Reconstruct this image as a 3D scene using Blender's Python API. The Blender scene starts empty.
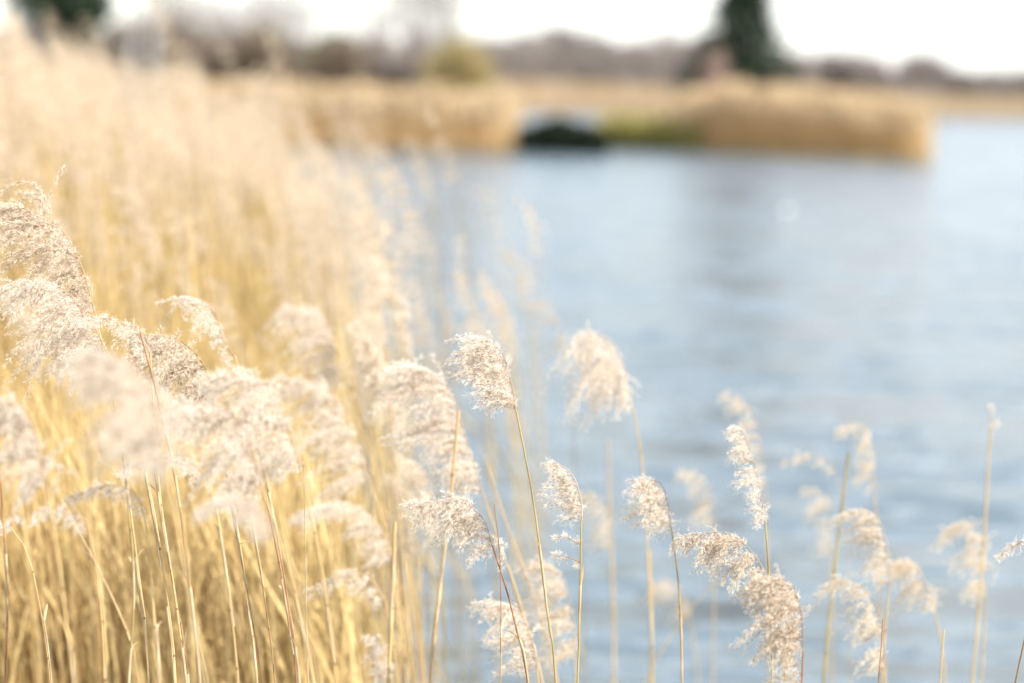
import bpy, math, random
import numpy as np
from mathutils import Vector, Matrix

# ------------------------------------------------------------------ camera
S = bpy.context.scene
COL = S.collection
R = math.radians
W, H = 1024, 683
LENS = 85.0
F = LENS / 36.0 * W
CAM = Vector((0, 0, 2.6))
PITCH = math.atan((341.5 - 86) / F)
ROLL = R(1.7)
f_ = Vector((0, math.cos(PITCH), -math.sin(PITCH)))
r0 = Vector((1, 0, 0)); u0 = Vector((0, math.sin(PITCH), math.cos(PITCH)))
r_ = r0 * math.cos(ROLL) + u0 * math.sin(ROLL)
u_ = u0 * math.cos(ROLL) - r0 * math.sin(ROLL)
cd = bpy.data.cameras.new('camera'); cam = bpy.data.objects.new('camera', cd); COL.objects.link(cam)
m = Matrix((r_, u_, -f_)).transposed().to_4x4(); m.translation = CAM
cam.matrix_world = m
cd.lens = LENS; cd.sensor_width = 36; cd.sensor_fit = 'HORIZONTAL'
cd.clip_start = 0.05; cd.clip_end = 9000
cd.dof.use_dof = True; cd.dof.focus_distance = 5.4; cd.dof.aperture_fstop = 1.35; cd.dof.aperture_blades = 0
S.camera = cam

# ------------------------------------------------------------------ light
VEIL = 0.62
SUN_EL, SUN_AZ = R(38), R(62)          # azimuth measured from straight behind the camera's right shoulder towards +X
sun_dir = Vector((math.sin(SUN_AZ) * math.cos(SUN_EL), -math.cos(SUN_AZ) * math.cos(SUN_EL), math.sin(SUN_EL)))
world = bpy.data.worlds.new('World'); S.world = world; world.use_nodes = True
nt = world.node_tree; nt.nodes.clear()
sky = nt.nodes.new('ShaderNodeTexSky'); sky.sky_type = 'NISHITA'; sky.sun_disc = False
sky.sun_elevation = SUN_EL; sky.sun_rotation = math.atan2(sun_dir.x, sun_dir.y)
sky.dust_density = 0.6; sky.air_density = 1.0; sky.ozone_density = 1.0
bg = nt.nodes.new('ShaderNodeBackground'); bg.inputs[1].default_value = 0.11
out = nt.nodes.new('ShaderNodeOutputWorld')
nt.links.new(sky.outputs[0], bg.inputs[0])
# thin bright veil of high cloud over the blue
veil = nt.nodes.new('ShaderNodeBackground'); veil.inputs[0].default_value = (.95, .972, 1.0, 1); veil.inputs[1].default_value = VEIL
tcn = nt.nodes.new('ShaderNodeTexCoord'); vn = nt.nodes.new('ShaderNodeTexNoise'); vn.inputs['Scale'].default_value = 2.2; vn.inputs['Detail'].default_value = 4
vr = nt.nodes.new('ShaderNodeMapRange'); vr.inputs[1].default_value = .3; vr.inputs[2].default_value = .7; vr.inputs[3].default_value = .55; vr.inputs[4].default_value = .9
nt.links.new(tcn.outputs['Generated'], vn.inputs['Vector']); nt.links.new(vn.outputs['Fac'], vr.inputs[0])
vm = nt.nodes.new('ShaderNodeMixShader'); nt.links.new(vr.outputs[0], vm.inputs[0]); nt.links.new(bg.outputs[0], vm.inputs[1]); nt.links.new(veil.outputs[0], vm.inputs[2])
nt.links.new(vm.outputs[0], out.inputs[0])
sl = bpy.data.lights.new('sun', 'SUN'); sl.energy = 3.4; sl.angle = R(0.5); sl.color = (1.0, 0.955, 0.89)
so = bpy.data.objects.new('sun', sl); COL.objects.link(so); so.location = (20, -20, 30)
so.rotation_euler = sun_dir.to_track_quat('Z', 'Y').to_euler()
S.view_settings.view_transform = 'Standard'; S.view_settings.look = 'None'
S.view_settings.exposure = 1.45; S.view_settings.gamma = 1.0
S.render.engine = 'CYCLES'
S.cycles.use_denoising = True
S.cycles.max_bounces = 8; S.cycles.diffuse_bounces = 6; S.cycles.glossy_bounces = 3
S.cycles.transmission_bounces = 6; S.cycles.caustics_reflective = False; S.cycles.caustics_refractive = False
S.cycles.sample_clamp_indirect = 8.0

def horizon_y(px):
    return 341.5 - F * math.tan(PITCH) + (px - 512) * math.tan(ROLL)
def at(px, py, d):
    return CAM + (f_ + r_ * ((px - 512) / F) - u_ * ((py - 341.5) / F)) * d
def lateral(px, d):
    return (px - 512) / F * d

# ------------------------------------------------------------------ helpers
def tag(o, label=None, cat=None, group=None, kind=None):
    if label: o['label'] = label
    if cat: o['category'] = cat
    if group: o['group'] = group
    if kind: o['kind'] = kind
    return o
def empty(name, loc, label, cat, group=None, rz=0.0):
    o = bpy.data.objects.new(name, None); COL.objects.link(o)
    o.location = loc; o.rotation_euler = (0, 0, rz); o.empty_display_size = 0.1
    return tag(o, label, cat, group)
def link(name, me, parent=None, loc=(0, 0, 0)):
    o = bpy.data.objects.new(name, me); COL.objects.link(o); o.location = loc
    if parent: o.parent = parent
    return o

class Geo:
    """collects polygon soup as numpy arrays; build() gives one mesh"""
    def __init__(self): self.v = []; self.f = []; self.mi = []; self.n = 0; self.sm = []
    def tris(self, T, mat=0, smooth=False):
        T = np.asarray(T, dtype=np.float32).reshape(-1, 3, 3); k = len(T)
        if not k: return
        self.v.append(T.reshape(-1, 3)); self.f.append((np.arange(3 * k).reshape(-1, 3) + self.n))
        self.mi.append(np.full(k, mat, np.int32)); self.sm.append(np.full(k, smooth)); self.n += 3 * k
    def quads(self, V, Q, mat=0, smooth=True):
        V = np.asarray(V, np.float32).reshape(-1, 3); Q = np.asarray(Q, np.int64).reshape(-1, 4) + self.n
        self.v.append(V); self.f.append(Q)
        self.mi.append(np.full(len(Q), mat, np.int32)); self.sm.append(np.full(len(Q), smooth)); self.n += len(V)
    def tube(self, pts, rad, sides=6, mat=0, mats=None):
        P = np.asarray([tuple(p) for p in pts], float); n = len(P)
        rad = np.broadcast_to(np.asarray(rad, float), (n,))
        T = np.gradient(P, axis=0); T /= np.linalg.norm(T, axis=1)[:, None] + 1e-9
        ref = np.where(np.abs(T[:, 1:2]) > .9, np.array([[1., 0, 0]]), np.array([[0., 1, 0]]))
        A = np.cross(T, ref); A /= np.linalg.norm(A, axis=1)[:, None] + 1e-9
        B = np.cross(T, A)
        an = np.arange(sides) / sides * 2 * math.pi
        V = P[:, None] + rad[:, None, None] * (A[:, None] * np.cos(an)[None, :, None] + B[:, None] * np.sin(an)[None, :, None])
        i = np.arange(n - 1)[:, None] * sides; j = np.arange(sides)[None]
        Q = np.stack([i + j, i + (j + 1) % sides, i + sides + (j + 1) % sides, i + sides + j], -1)
        if mats is None: self.quads(V, Q.reshape(-1, 4), mat)
        else:
            k0 = self.n; self.quads(V, Q.reshape(-1, 4), mat)
            self.mi[-1] = np.repeat(np.asarray(mats, np.int32), sides)
    def mesh(self, name, mats):
        me = bpy.data.meshes.new(name)
        V = np.concatenate(self.v); me.vertices.add(len(V)); me.vertices.foreach_set('co', V.ravel())
        L = np.concatenate([f.ravel() for f in self.f]).astype(np.int32)
        cnt = np.concatenate([np.full(len(f), f.shape[1], np.int32) for f in self.f])
        st = np.concatenate([[0], np.cumsum(cnt)[:-1]]).astype(np.int32)
        me.loops.add(len(L)); me.loops.foreach_set('vertex_index', L)
        me.polygons.add(len(cnt)); me.polygons.foreach_set('loop_start', st)
        try: me.polygons.foreach_set('loop_total', cnt)
        except Exception: pass
        me.polygons.foreach_set('material_index', np.concatenate(self.mi))
        me.polygons.foreach_set('use_smooth', np.concatenate(self.sm))
        for mm in mats: me.materials.append(mm)
        me.update(calc_edges=True); me.validate()
        return me

def unit(v):
    v = np.asarray(v, float); return v / (np.linalg.norm(v, axis=-1, keepdims=True) + 1e-9)

# ------------------------------------------------------------------ materials
def mat(name, c1, c2=None, scale=20.0, rough=0.7, trans=0.0, stretch=(1, 1, 1), c3=None, spec=0.3, island=0.0):
    m = bpy.data.materials.new(name); m.use_nodes = True; n = m.node_tree.nodes; l = m.node_tree.links; n.clear()
    o = n.new('ShaderNodeOutputMaterial'); b = n.new('ShaderNodeBsdfPrincipled')
    b.inputs['Roughness'].default_value = rough; b.inputs['Specular IOR Level'].default_value = spec
    colsock = None
    if c2 is not None:
        g = n.new('ShaderNodeNewGeometry'); mp = n.new('ShaderNodeMapping'); mp.inputs['Scale'].default_value = stretch
        l.new(g.outputs['Position'], mp.inputs['Vector'])
        t = n.new('ShaderNodeTexNoise'); t.inputs['Scale'].default_value = scale; t.inputs['Detail'].default_value = 4
        l.new(mp.outputs[0], t.inputs['Vector'])
        src = t.outputs['Fac']
        if island:
            mx = n.new('ShaderNodeMix'); mx.data_type = 'FLOAT'; mx.inputs[0].default_value = island
            l.new(src, mx.inputs[2]); l.new(g.outputs['Random Per Island'], mx.inputs[3]); src = mx.outputs[0]
        r = n.new('ShaderNodeValToRGB'); r.color_ramp.elements[0].position = 0.3 if not island else .12
        r.color_ramp.elements[1].position = 0.7 if not island else .88
        r.color_ramp.elements[0].color = (*c1, 1); r.color_ramp.elements[1].color = (*c2, 1)
        if c3: e = r.color_ramp.elements.new(0.5); e.color = (*c3, 1)
        l.new(src, r.inputs['Fac']); colsock = r.outputs['Color']; l.new(colsock, b.inputs['Base Color'])
    else:
        b.inputs['Base Color'].default_value = (*c1, 1)
    if trans:
        tb = n.new('ShaderNodeBsdfTranslucent'); mix = n.new('ShaderNodeMixShader'); mix.inputs[0].default_value = trans
        if colsock: l.new(colsock, tb.inputs['Color'])
        else: tb.inputs['Color'].default_value = (*c1, 1)
        l.new(b.outputs[0], mix.inputs[1]); l.new(tb.outputs[0], mix.inputs[2]); l.new(mix.outputs[0], o.inputs[0])
    else: l.new(b.outputs[0], o.inputs[0])
    return m

M = {}
M['hair'] = mat('silky_seed_hair', (0.86, 0.79, 0.69), (0.95, 0.91, 0.84), 60, 0.6, 0.58, island=.6)
M['spikelet'] = mat('spikelet_husk', (0.30, 0.18, 0.105), (0.68, 0.53, 0.38), 90, 0.6, 0.25, island=.7)
M['hair_soft'] = mat('buff_seed_hair', (0.79, 0.70, 0.57), (0.92, 0.86, 0.75), 30, 0.6, 0.5, island=.6)
M['spikelet_soft'] = mat('buff_spikelet_husk', (0.38, 0.26, 0.16), (0.68, 0.53, 0.36), 40, 0.6, 0.25, island=.7)
M['hair_tan'] = mat('tan_seed_hair', (0.70, 0.60, 0.47), (0.91, 0.84, 0.73), 45, 0.6, 0.45, island=.6)
M['spikelet_tan'] = mat('tan_spikelet_husk', (0.20, 0.11, 0.055), (0.58, 0.42, 0.28), 60, 0.6, 0.25, island=.7)
M['hair_bed'] = mat('tawny_seed_hair', (0.68, 0.57, 0.43), (0.87, 0.78, 0.63), 30, 0.6, 0.45, island=.6)
M['straw'] = mat('straw_stem', (0.38, 0.25, 0.11), (0.58, 0.43, 0.225), 14, 0.42, 0.0, (4, 4, 0.6), (0.47, 0.32, 0.14), spec=.5)
M['olive'] = mat('olive_straw_stem', (0.19, 0.145, 0.05), (0.40, 0.31, 0.12), 12, 0.42, 0.0, (4, 4, 0.6), (0.29, 0.22, 0.08), spec=.5)
M['russet'] = mat('russet_stem', (0.17, 0.06, 0.03), (0.42, 0.24, 0.10), 16, 0.42, 0.0, (4, 4, 0.6), (0.30, 0.14, 0.06), spec=.5)
M['brown'] = mat('brown_stem', (0.13, 0.06, 0.025), (0.40, 0.25, 0.11), 16, 0.42, 0.0, (4, 4, 0.6), (0.27, 0.15, 0.06), spec=.5)
M['node'] = mat('stem_node', (0.13, 0.07, 0.03), (0.24, 0.14, 0.06), 40, 0.5)
M['leaf'] = mat('dry_leaf', (0.42, 0.30, 0.14), (0.62, 0.49, 0.28), 18, 0.55, 0.35, (3, 3, .6))
M['sheath'] = mat('papery_leaf_sheath', (0.36, 0.24, 0.12), (0.64, 0.52, 0.33), 30, 0.6, 0.2, (4, 4, .5))
M['bed_stem'] = mat('golden_bed_stem', (0.42, 0.29, 0.115), (0.65, 0.50, 0.24), 3, 0.5, 0.15, (3, 3, .5), island=.75)

# ------------------------------------------------------------------ reeds
RNG = np.random.default_rng(11)
def curve(pts, n):
    """Catmull-Rom through pts, n samples"""
    P = np.asarray([tuple(p) for p in pts], float)
    if len(P) == 2: return P[0] + (P[1] - P[0]) * np.linspace(0, 1, n)[:, None]
    E = np.vstack([2 * P[0] - P[1], P, 2 * P[-1] - P[-2]])
    seg = np.linalg.norm(np.diff(P, axis=0), axis=1); cum = np.concatenate([[0], np.cumsum(seg)]) / seg.sum()
    res = []
    for s in np.linspace(0, 1, n):
        k = min(np.searchsorted(cum, s, side='right') - 1, len(P) - 2); t = (s - cum[k]) / (cum[k + 1] - cum[k] + 1e-12)
        a, b, c, d = E[k:k + 4]
        res.append(.5 * ((2 * b) + (c - a) * t + (2 * a - 5 * b + 4 * c - d) * t * t + (3 * b - a - 3 * c + d) * t ** 3))
    return np.array(res)

def panicle(g, rachis, lee, blen, nbr=90, step=.0050, hairs=8, spread=.35, sag=.5, hair_len=.0105, hair_w=.00085,
            body=.0095, body_w=.0017, prof=None, rng=RNG, clump=True, mats=(0, 1), along=.55):
    """Feathery seed head: branches off the rachis stream to the lee side, each set with husks and silky hairs."""
    Rc = curve(rachis, 40); Tg = unit(np.gradient(Rc, axis=0)); lee = unit(lee)
    ts = np.sort(rng.random(nbr)) if not clump else np.clip(np.repeat(np.linspace(0, .97, max(3, nbr // 5)), 5)[:nbr] + rng.normal(0, .012, min(nbr, 5 * max(3, nbr // 5))), 0, 1)
    SP, SD = [], []; ntr = max(4, nbr // 7); tr = rng.normal(0, 1, (ntr, 3)) * np.array([1, 1.3, 1]); tl = rng.uniform(.55, 1.18, ntr)
    for t in ts:
        k = t * 38.999; i = int(k); p = Rc[i] + (Rc[i + 1] - Rc[i]) * (k - i); tg = Tg[i]
        pr = np.interp(t, [0, .25, .6, .85, 1], [.6, 1, .95, .6, .3]) if prof is None else np.interp(t, np.linspace(0, 1, len(prof)), prof)
        q = min(ntr - 1, int(t * ntr)) if rng.random() < .75 else rng.integers(0, ntr)
        L = blen * 1.22 * pr * tl[q] * rng.uniform(.5, 1.12)
        jit = (tr[q] * 1.15 + rng.normal(0, .38, 3)) * spread
        d0 = unit(tg * along * rng.uniform(.5, 1.4) + lee * rng.uniform(.5, 1.0) + jit)
        d1 = unit(lee + np.array([0, 0, -sag * rng.uniform(.3, 1.3)]) + jit * .55)
        ns = max(3, int(L / step)); s = np.linspace(0.08, 1, ns)[:, None]
        dr = unit(d0 * (1 - s) + d1 * s)
        pos = p + np.cumsum(dr, axis=0) * (L / ns)
        pos += rng.normal(0, 1, pos.shape) * .0022
        SP.append(pos); SD.append(unit(dr + rng.normal(0, .30, dr.shape)))
        # side twigs
        for _ in range(1 if L > .02 else 0):
            j = rng.integers(0, max(1, ns // 2)); L2 = L * rng.uniform(.3, .55); n2 = max(2, int(L2 / step))
            dd = unit(dr[j] + rng.normal(0, .5, 3)); pos2 = pos[j] + dd * np.linspace(0, L2, n2)[:, None] + np.array([0, 0, -.25]) * (np.linspace(0, 1, n2)[:, None] ** 2) * L2
            SP.append(pos2); SD.append(unit(dd + rng.normal(0, .30, (n2, 3))))
        # branch ribbon
        idx = np.unique(np.linspace(0, ns - 1, 4).astype(int)); bp = np.vstack([p, pos[idx]])
        w = np.array([0.0004, 0, 0.0004])
        for a, b in zip(bp[:-1], bp[1:]): g.tris([[a - w, b, a + w]], mats[1])
    P = np.vstack(SP); D = np.vstack(SD); n = len(P)
    side = unit(np.cross(D, rng.normal(0, 1, (n, 3)))); up = np.cross(D, side)
    bl = body * rng.uniform(.7, 1.25, (n, 1)); bw = body_w * rng.uniform(.7, 1.3, (n, 1)); tip = P + D * bl; mid = P + D * bl * .4
    A = np.stack([P, mid + side * bw * .5, tip], 1); B = np.stack([P, tip, mid - side * bw * .5], 1); C = np.stack([P, mid + up * bw * .5, tip], 1)
    g.tris(np.concatenate([A, B, C]), mats[1])
    for _ in range(hairs):
        hd = unit(D + rng.normal(0, .42, (n, 3))); hl = hair_len * rng.uniform(.6, 1.3, (n, 1)); hs = unit(np.cross(hd, rng.normal(0, 1, (n, 3)))) * hair_w * rng.uniform(.5, 1.3, (n, 1))
        o = P + D * bl * rng.uniform(0, .6, (n, 1)); e = o + hd * hl
        g.tris(np.stack([o, e - hs * .5, e + hs * .5], 1), mats[0])
    # rachis
    g.tube(Rc[::3], np.linspace(.0013, .0005, len(Rc[::3])), 4, mats[1])

def stem_geo(g, pts, r0_, r1_, sides=7, rng=RNG, n=34, node=True):
    P = curve(pts, n)
    rad = np.linspace(r0_, r1_, n); mi = [0] * (n - 1)
    seglen = np.linalg.norm(P[1] - P[0])
    if node:
        gap = max(3, int(.17 / max(seglen, 1e-3))); k = rng.integers(1, gap)
        while k < n - 2:
            P = np.insert(P, k + 1, P[k] + (P[min(k + 1, len(P) - 1)] - P[k]) * min(.4, .005 / seglen), axis=0)
            rad = np.insert(rad, k + 1, rad[k]); mi.insert(k, 1); rad[k] *= 1.22; rad[k + 1] *= 1.18; n += 1; k += gap + rng.integers(0, 2)
    P = P + np.stack([np.interp(np.arange(n), np.linspace(0, n - 1, 7), rng.normal(0, .0018, 7)), np.zeros(n), np.zeros(n)], 1)
    g.tube(P, rad, sides, 0, mi)

def leaf_geo(g, p, d, L, w, sag, rng=RNG, n=9, m=0):
    p = np.asarray(tuple(p), float); d = unit(np.asarray(tuple(d), float)); pts = [p]; 
    for k in range(n - 1):
        d = unit(d + np.array([0, 0, -sag / n]) + rng.normal(0, .04, 3)); pts.append(pts[-1] + d * L / (n - 1))
    pts = np.array(pts); T = unit(np.gradient(pts, axis=0)); tw = rng.uniform(-.6, .6)
    sd = unit(np.cross(T, [0, 1, .3])) * math.cos(tw) + np.array([0, 1, 0]) * math.sin(tw)
    ww = w * np.sin(np.linspace(.35, math.pi - .02, n))[:, None] * .5
    up = unit(np.cross(sd, T)) * ww * .35
    V = np.stack([pts - sd * ww + up, pts, pts + sd * ww + up], 1).reshape(-1, 3); Q = []
    for k in range(n - 1):
        a = 3 * k; Q += [[a, a + 1, a + 4, a + 3], [a + 1, a + 2, a + 5, a + 4]]
    g.quads(V, Q, m)

GROUND_L = .04
def ground_z(x, y):
    edge = -0.05 - 0.145 * (y - 6)
    return .10 * min(1, max(-2.0, (edge - x) / .8))

def reed_obj(label, stem, rach=None, d=5.4, blen=45, lee=195, n=90, spread=.33, sag=.45, col='straw', r=.0030, tip=.0019,
             group=None, soft=False, prof=None, leaves=(), twigs=(), along=.55, hairs=8, name='reed', dd=0.0, base_dx=None, tan=False):
    """stem, rach: points of the photograph at depth d (metres from the lens); blen in photo pixels; lee = streaming angle."""
    s = d / F
    P = [at(px, py, d) for px, py in stem]
    low = P[0]; slope = (P[0] - P[1]); slope = slope / max(abs(slope.z), 1e-3)
    gz = ground_z(low.x, low.y) - .08
    h = low.z - gz
    bx = low.x + (slope.x * h * .55 if base_dx is None else base_dx); by = low.y + RNG.uniform(-.12, .12)
    base = Vector((bx, by, gz)); midp = Vector((low.x + (bx - low.x) * .42, (low.y + by) / 2, gz + h * .5))
    root = empty(name, base, label, 'reed', group)
    g = Geo(); pts = [base, midp] + P
    loc = [Vector(p) - base for p in pts]
    stem_geo(g, loc, r, tip, n=max(20, int(8 + h * 14)))
    link('stem', g.mesh('reed_stem', [M[col], M['node']]), root)
    if d < 6.3:
        C_ = curve(loc, 60)
        for f0 in (RNG.uniform(.55, .66), RNG.uniform(.72, .86)):
            i0 = int(f0 * 59); i1 = min(57, i0 + int(RNG.integers(4, 8))); seg = C_[i0:i1 + 1]; rr = r + (tip - r) * f0
            g = Geo(); g.tube(seg, np.linspace(rr * 1.18, rr * 1.5, len(seg)), 7)
            tg_ = seg[-1] - seg[-2]; tg_ = tg_ / np.linalg.norm(tg_)
            leaf_geo(g, seg[-1] - tg_ * .01, tg_ + RNG.normal(0, .25, 3), RNG.uniform(.02, .07), RNG.uniform(.003, .006), RNG.uniform(.2, 2.2), n=6)
            link('leaf_sheath', g.mesh('leaf_sheath', [M['sheath']]), root)
    a = R(lee); lv = r_ * math.cos(a) + u_ * math.sin(a)
    hm = [M['hair_soft'], M['spikelet_soft']] if soft else [M['hair'], M['spikelet']]
    if tan: hm = [M['hair_tan'], M['spikelet_tan']]
    if rach:
        rp = [at(px, py, d + dd * i / max(1, len(rach) - 1)) - base for i, (px, py) in enumerate(rach)]
        g = Geo(); panicle(g, rp, lv, blen * s, nbr=int(n * .74), spread=spread, sag=sag, prof=prof, along=along, hairs=hairs)
        for (x0, y0, x1, y1) in twigs:
            a0 = at(x0, y0, d) - base; a1 = at(x1, y1, d) - base
            panicle(g, [a0, a0.lerp(a1, .5) + Vector((0, 0, .004)), a1], tuple((a1 - a0).normalized()), .012, nbr=14, spread=.6, sag=.3, hairs=hairs)
        link('seed_head', g.mesh('reed_seed_head', hm), root)
    for (px, py, ang, L, w, sg) in leaves:
        g = Geo(); a = R(ang); leaf_geo(g, at(px, py, d) - base, r_ * math.cos(a) + u_ * math.sin(a) + Vector((0, random.uniform(-.2, .2), 0)), L, w, sg)
        link('leaf', g.mesh('reed_leaf', [M['leaf']]), root)
    return root
random.seed(4)

# ================================================================== SETTING: water, banks
def water_material():
    m = bpy.data.materials.new('lake_water'); m.use_nodes = True; n = m.node_tree.nodes; l = m.node_tree.links; n.clear()
    o = n.new('ShaderNodeOutputMaterial'); b = n.new('ShaderNodeBsdfPrincipled')
    b.inputs['Base Color'].default_value = (.085, .12, .145, 1); b.inputs['Roughness'].default_value = .17; b.inputs['IOR'].default_value = 1.33
    g = n.new('ShaderNodeNewGeometry')
    def noise(sc, stretch, det, rot, amp):
        mp = n.new('ShaderNodeMapping'); mp.inputs['Scale'].default_value = stretch; mp.inputs['Rotation'].default_value = (0, 0, rot)
        l.new(g.outputs['Position'], mp.inputs['Vector'])
        t = n.new('ShaderNodeTexNoise'); t.inputs['Scale'].default_value = sc; t.inputs['Detail'].default_value = det; t.inputs['Roughness'].default_value = .6
        l.new(mp.outputs[0], t.inputs['Vector'])
        s = n.new('ShaderNodeVectorMath'); s.operation = 'SUBTRACT'; l.new(t.outputs['Color'], s.inputs[0]); s.inputs[1].default_value = (.5, .5, .5)
        q = n.new('ShaderNodeVectorMath'); q.operation = 'MULTIPLY'; l.new(s.outputs[0], q.inputs[0]); q.inputs[1].default_value = (amp * .6, amp, 0)
        return q.outputs[0]
    def add(p, q):
        s = n.new('ShaderNodeVectorMath'); s.operation = 'ADD'; l.new(p, s.inputs[0])
        if isinstance(q, tuple): s.inputs[1].default_value = q
        else: l.new(q, s.inputs[1])
        return s.outputs[0]
    # slopes of the wind waves: short ripples, wavelets and slow gust patches
    sl_ = add(add(add(noise(1.4, (.36, 1, 1), 4, R(7), 1.55), noise(5.5, (.5, 1, 1), 3, R(-14), 1.5)), noise(.16, (.35, 1, 1), 2, R(4), .16)), (0, 0, 1))
    nz = n.new('ShaderNodeVectorMath'); nz.operation = 'NORMALIZE'; l.new(sl_, nz.inputs[0])
    l.new(nz.outputs[0], b.inputs['Normal']); l.new(b.outputs[0], o.inputs[0])
    return m
M['water'] = water_material()
M['mud'] = mat('reed_litter_mud', (.16, .11, .05), (.44, .32, .15), 6, .9, 0, c3=(.3, .21, .09))
M['turf'] = mat('bank_turf', (.10, .085, .04), (.26, .20, .09), .8, .9, 0)

def shore_d(px): return float(np.interp(px, (-60, 480, 700, 950, 1040, 1120), (250, 254, 285, 345, 362, 372)))
def bank_x(px, d): return (px - 519.5) / F * d      # the camera is rolled a little
def sheet(name, ring, z, mt, zc=None):
    g = Geo(); c = np.mean(np.array(ring), axis=0); k = len(ring)
    V = [(x, y, z) for x, y in ring]; inner = [(c[0] + (x - c[0]) * .85, c[1] + (y - c[1]) * .85, zc if zc is not None else z) for x, y in ring]
    V = V + inner
    Q = [[i, (i + 1) % k, k + (i + 1) % k, k + i] for i in range(k)]
    g.quads(V, Q, 0, False)
    cc = (c[0], c[1], zc if zc is not None else z)
    g.tris([[inner[i], inner[(i + 1) % k], cc] for i in range(k)], 0)
    return tag(link(name, g.mesh(name, [mt])), kind='structure')
g = Geo(); g.quads([(-3000, -300, 0), (3000, -300, 0), (3000, 6000, 0), (-3000, 6000, 0)], [[0, 1, 2, 3]], 0, False)
tag(link('water', g.mesh('water', [M['water']])), kind='structure')
# near marsh under the reed bed
sheet('marsh_ground', [(-.15, 4.6), (-.2, 6), (-.5, 8), (-1.1, 12), (-1.75, 16), (-2.4, 20.5), (-4, 24), (-30, 26), (-34, -6), (-6, -8), (-1.2, -2), (-.9, 3)], -.12, M['mud'], .07)
sheet('far_shore_ground', [(-600, 330)] + [(bank_x(px, shore_d(px)), shore_d(px)) for px in range(-300, 1301, 50)] + [(700, 420), (3000, 800), (3000, 5900), (-3000, 5900), (-3000, 800)], -.05, M['turf'], .5)
sheet('left_bank_ground', [(bank_x(600, 96), 97.5), (bank_x(520, 94), 93.6), (bank_x(400, 94), 93.8), (bank_x(300, 93), 93), (bank_x(60, 92), 92), (-90, 90), (-120, 160), (-40, 165), (bank_x(330, 150), 150), (bank_x(520, 112), 112), (bank_x(600, 104), 101)], -.15, M['turf'], .45)
sheet('island_ground', [(bank_x(596, 106), 105.2), (bank_x(690, 104), 103.2), (bank_x(800, 101), 101), (bank_x(938, 99), 99.2), (bank_x(946, 103), 104), (bank_x(910, 118), 119), (bank_x(780, 132), 132), (bank_x(690, 124), 122), (bank_x(600, 112), 111)], -.15, M['turf'], .4)

# ================================================================== far reeds, grass (uncountable masses)
M['far_reed'] = mat('far_reed', (.60, .43, .22), (.80, .62, .37), 1.3, .7, .5, (1, 1, .15), island=.6)
M['far_reed_head'] = mat('far_reed_head', (.54, .40, .23), (.70, .55, .36), 1.3, .7, .3, island=.6)
M['far_reed_pale'] = mat('pale_far_reed', (.46, .33, .20), (.62, .48, .32), .4, .7, .25, island=.6)
def reed_mass(name, label, pts_fn, n, h, mats, seed, w=.035, head=.3):
    rg = np.random.default_rng(seed); g = Geo()
    B = np.array([pts_fn(rg) for _ in range(n)]); B, hh = B[:, :3], B[:, 3:4] * h
    wob = 1 + .045 * np.sin(B[:, 0] * 1.9 + seed) + .06 * np.sin(B[:, 0] * 4.3 + 2 * seed) + .05 * np.sin(B[:, 1] * 1.3) + .04 * np.sin(B[:, 0] * 9.1)
    hh = hh * rg.uniform(.62, 1.08, (n, 1)) * wob[:, None]; an = rg.uniform(0, math.pi, n)
    sd = np.stack([np.cos(an), np.sin(an), np.zeros(n)], 1) * w
    lean = np.stack([rg.normal(-.12, .1, n), rg.normal(0, .1, n), np.ones(n)], 1)
    top = B + lean * hh
    g.tris(np.stack([B - sd * .5, B + sd * .5, top], 1), 0)
    ml = B + lean * hh * .45; ld = unit(np.stack([rg.normal(0, 1, n), rg.normal(0, 1, n), rg.uniform(.3, 1.4, n)], 1)) * .55
    g.tris(np.stack([ml, ml + ld * .5 + sd * .6, ml + ld], 1), 0)
    hd = np.array([-.12, 0, -.12]) + rg.normal(0, .05, (n, 3))
    for k in range(3):
        j = rg.normal(0, .05, (n, 3))
        g.tris(np.stack([top - lean * head * .9, top + hd + j, top + j * .5 + [0, 0, .03]], 1), 1)
    o = link(name, g.mesh(name, mats)); return tag(o, label, 'reeds', kind='stuff')
def strip(px0, px1, d0, depth, tops):
    def fn(rg):
        px = rg.uniform(px0, px1); y = np.interp(px, *d0) + abs(rg.random() ** 1.6) * depth
        return (bank_x(px, y), y, .1, np.interp(px, *tops))
    return fn
reed_mass('reed_belt', 'tawny reed belt on the far left bank, ending beside the dark bush',
          strip(60, 519, ((60, 519), (92.3, 94.2)), 9, ((60, 300, 505, 519), (.92, .92, .92, .85))), 6500, 2.3, [M['far_reed'], M['far_reed_head']], 1)
reed_mass('reed_belt', 'tawny reed belt covering the right end of the island',
          strip(676, 932, ((678, 800, 940), (104, 101.6, 99.8)), 16, ((678, 700, 760, 880, 940), (.6, .88, .92, .86, .7))), 6000, 2.75, [M['far_reed'], M['far_reed_head']], 2)
reed_mass('reed_belt', 'pale thin reed fringe along the distant far shore',
          strip(-20, 1110, ((-60, 480, 700, 950, 1040, 1120), (250, 254, 285, 345, 362, 372)), 14, ((-20, 1100), (1, 1))), 9000, 3.0, [M['far_reed_pale'], M['far_reed_pale']], 3, w=.09)
M['grass'] = mat('bank_grass', (.27, .25, .07), (.46, .39, .14), 2, .8, .3, island=.6)
rg = np.random.default_rng(5); n = 9000
px = rg.uniform(598, 700, n); y = np.interp(px, (598, 690, 700), (105.6, 103.8, 103.6)) + rg.random(n) ** 1.4 * 6
B = np.stack([bank_x(px, y), y, np.full(n, .15)], 1); sd = np.stack([rg.normal(0, .05, n), rg.normal(0, .05, n), np.zeros(n)], 1)
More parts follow.
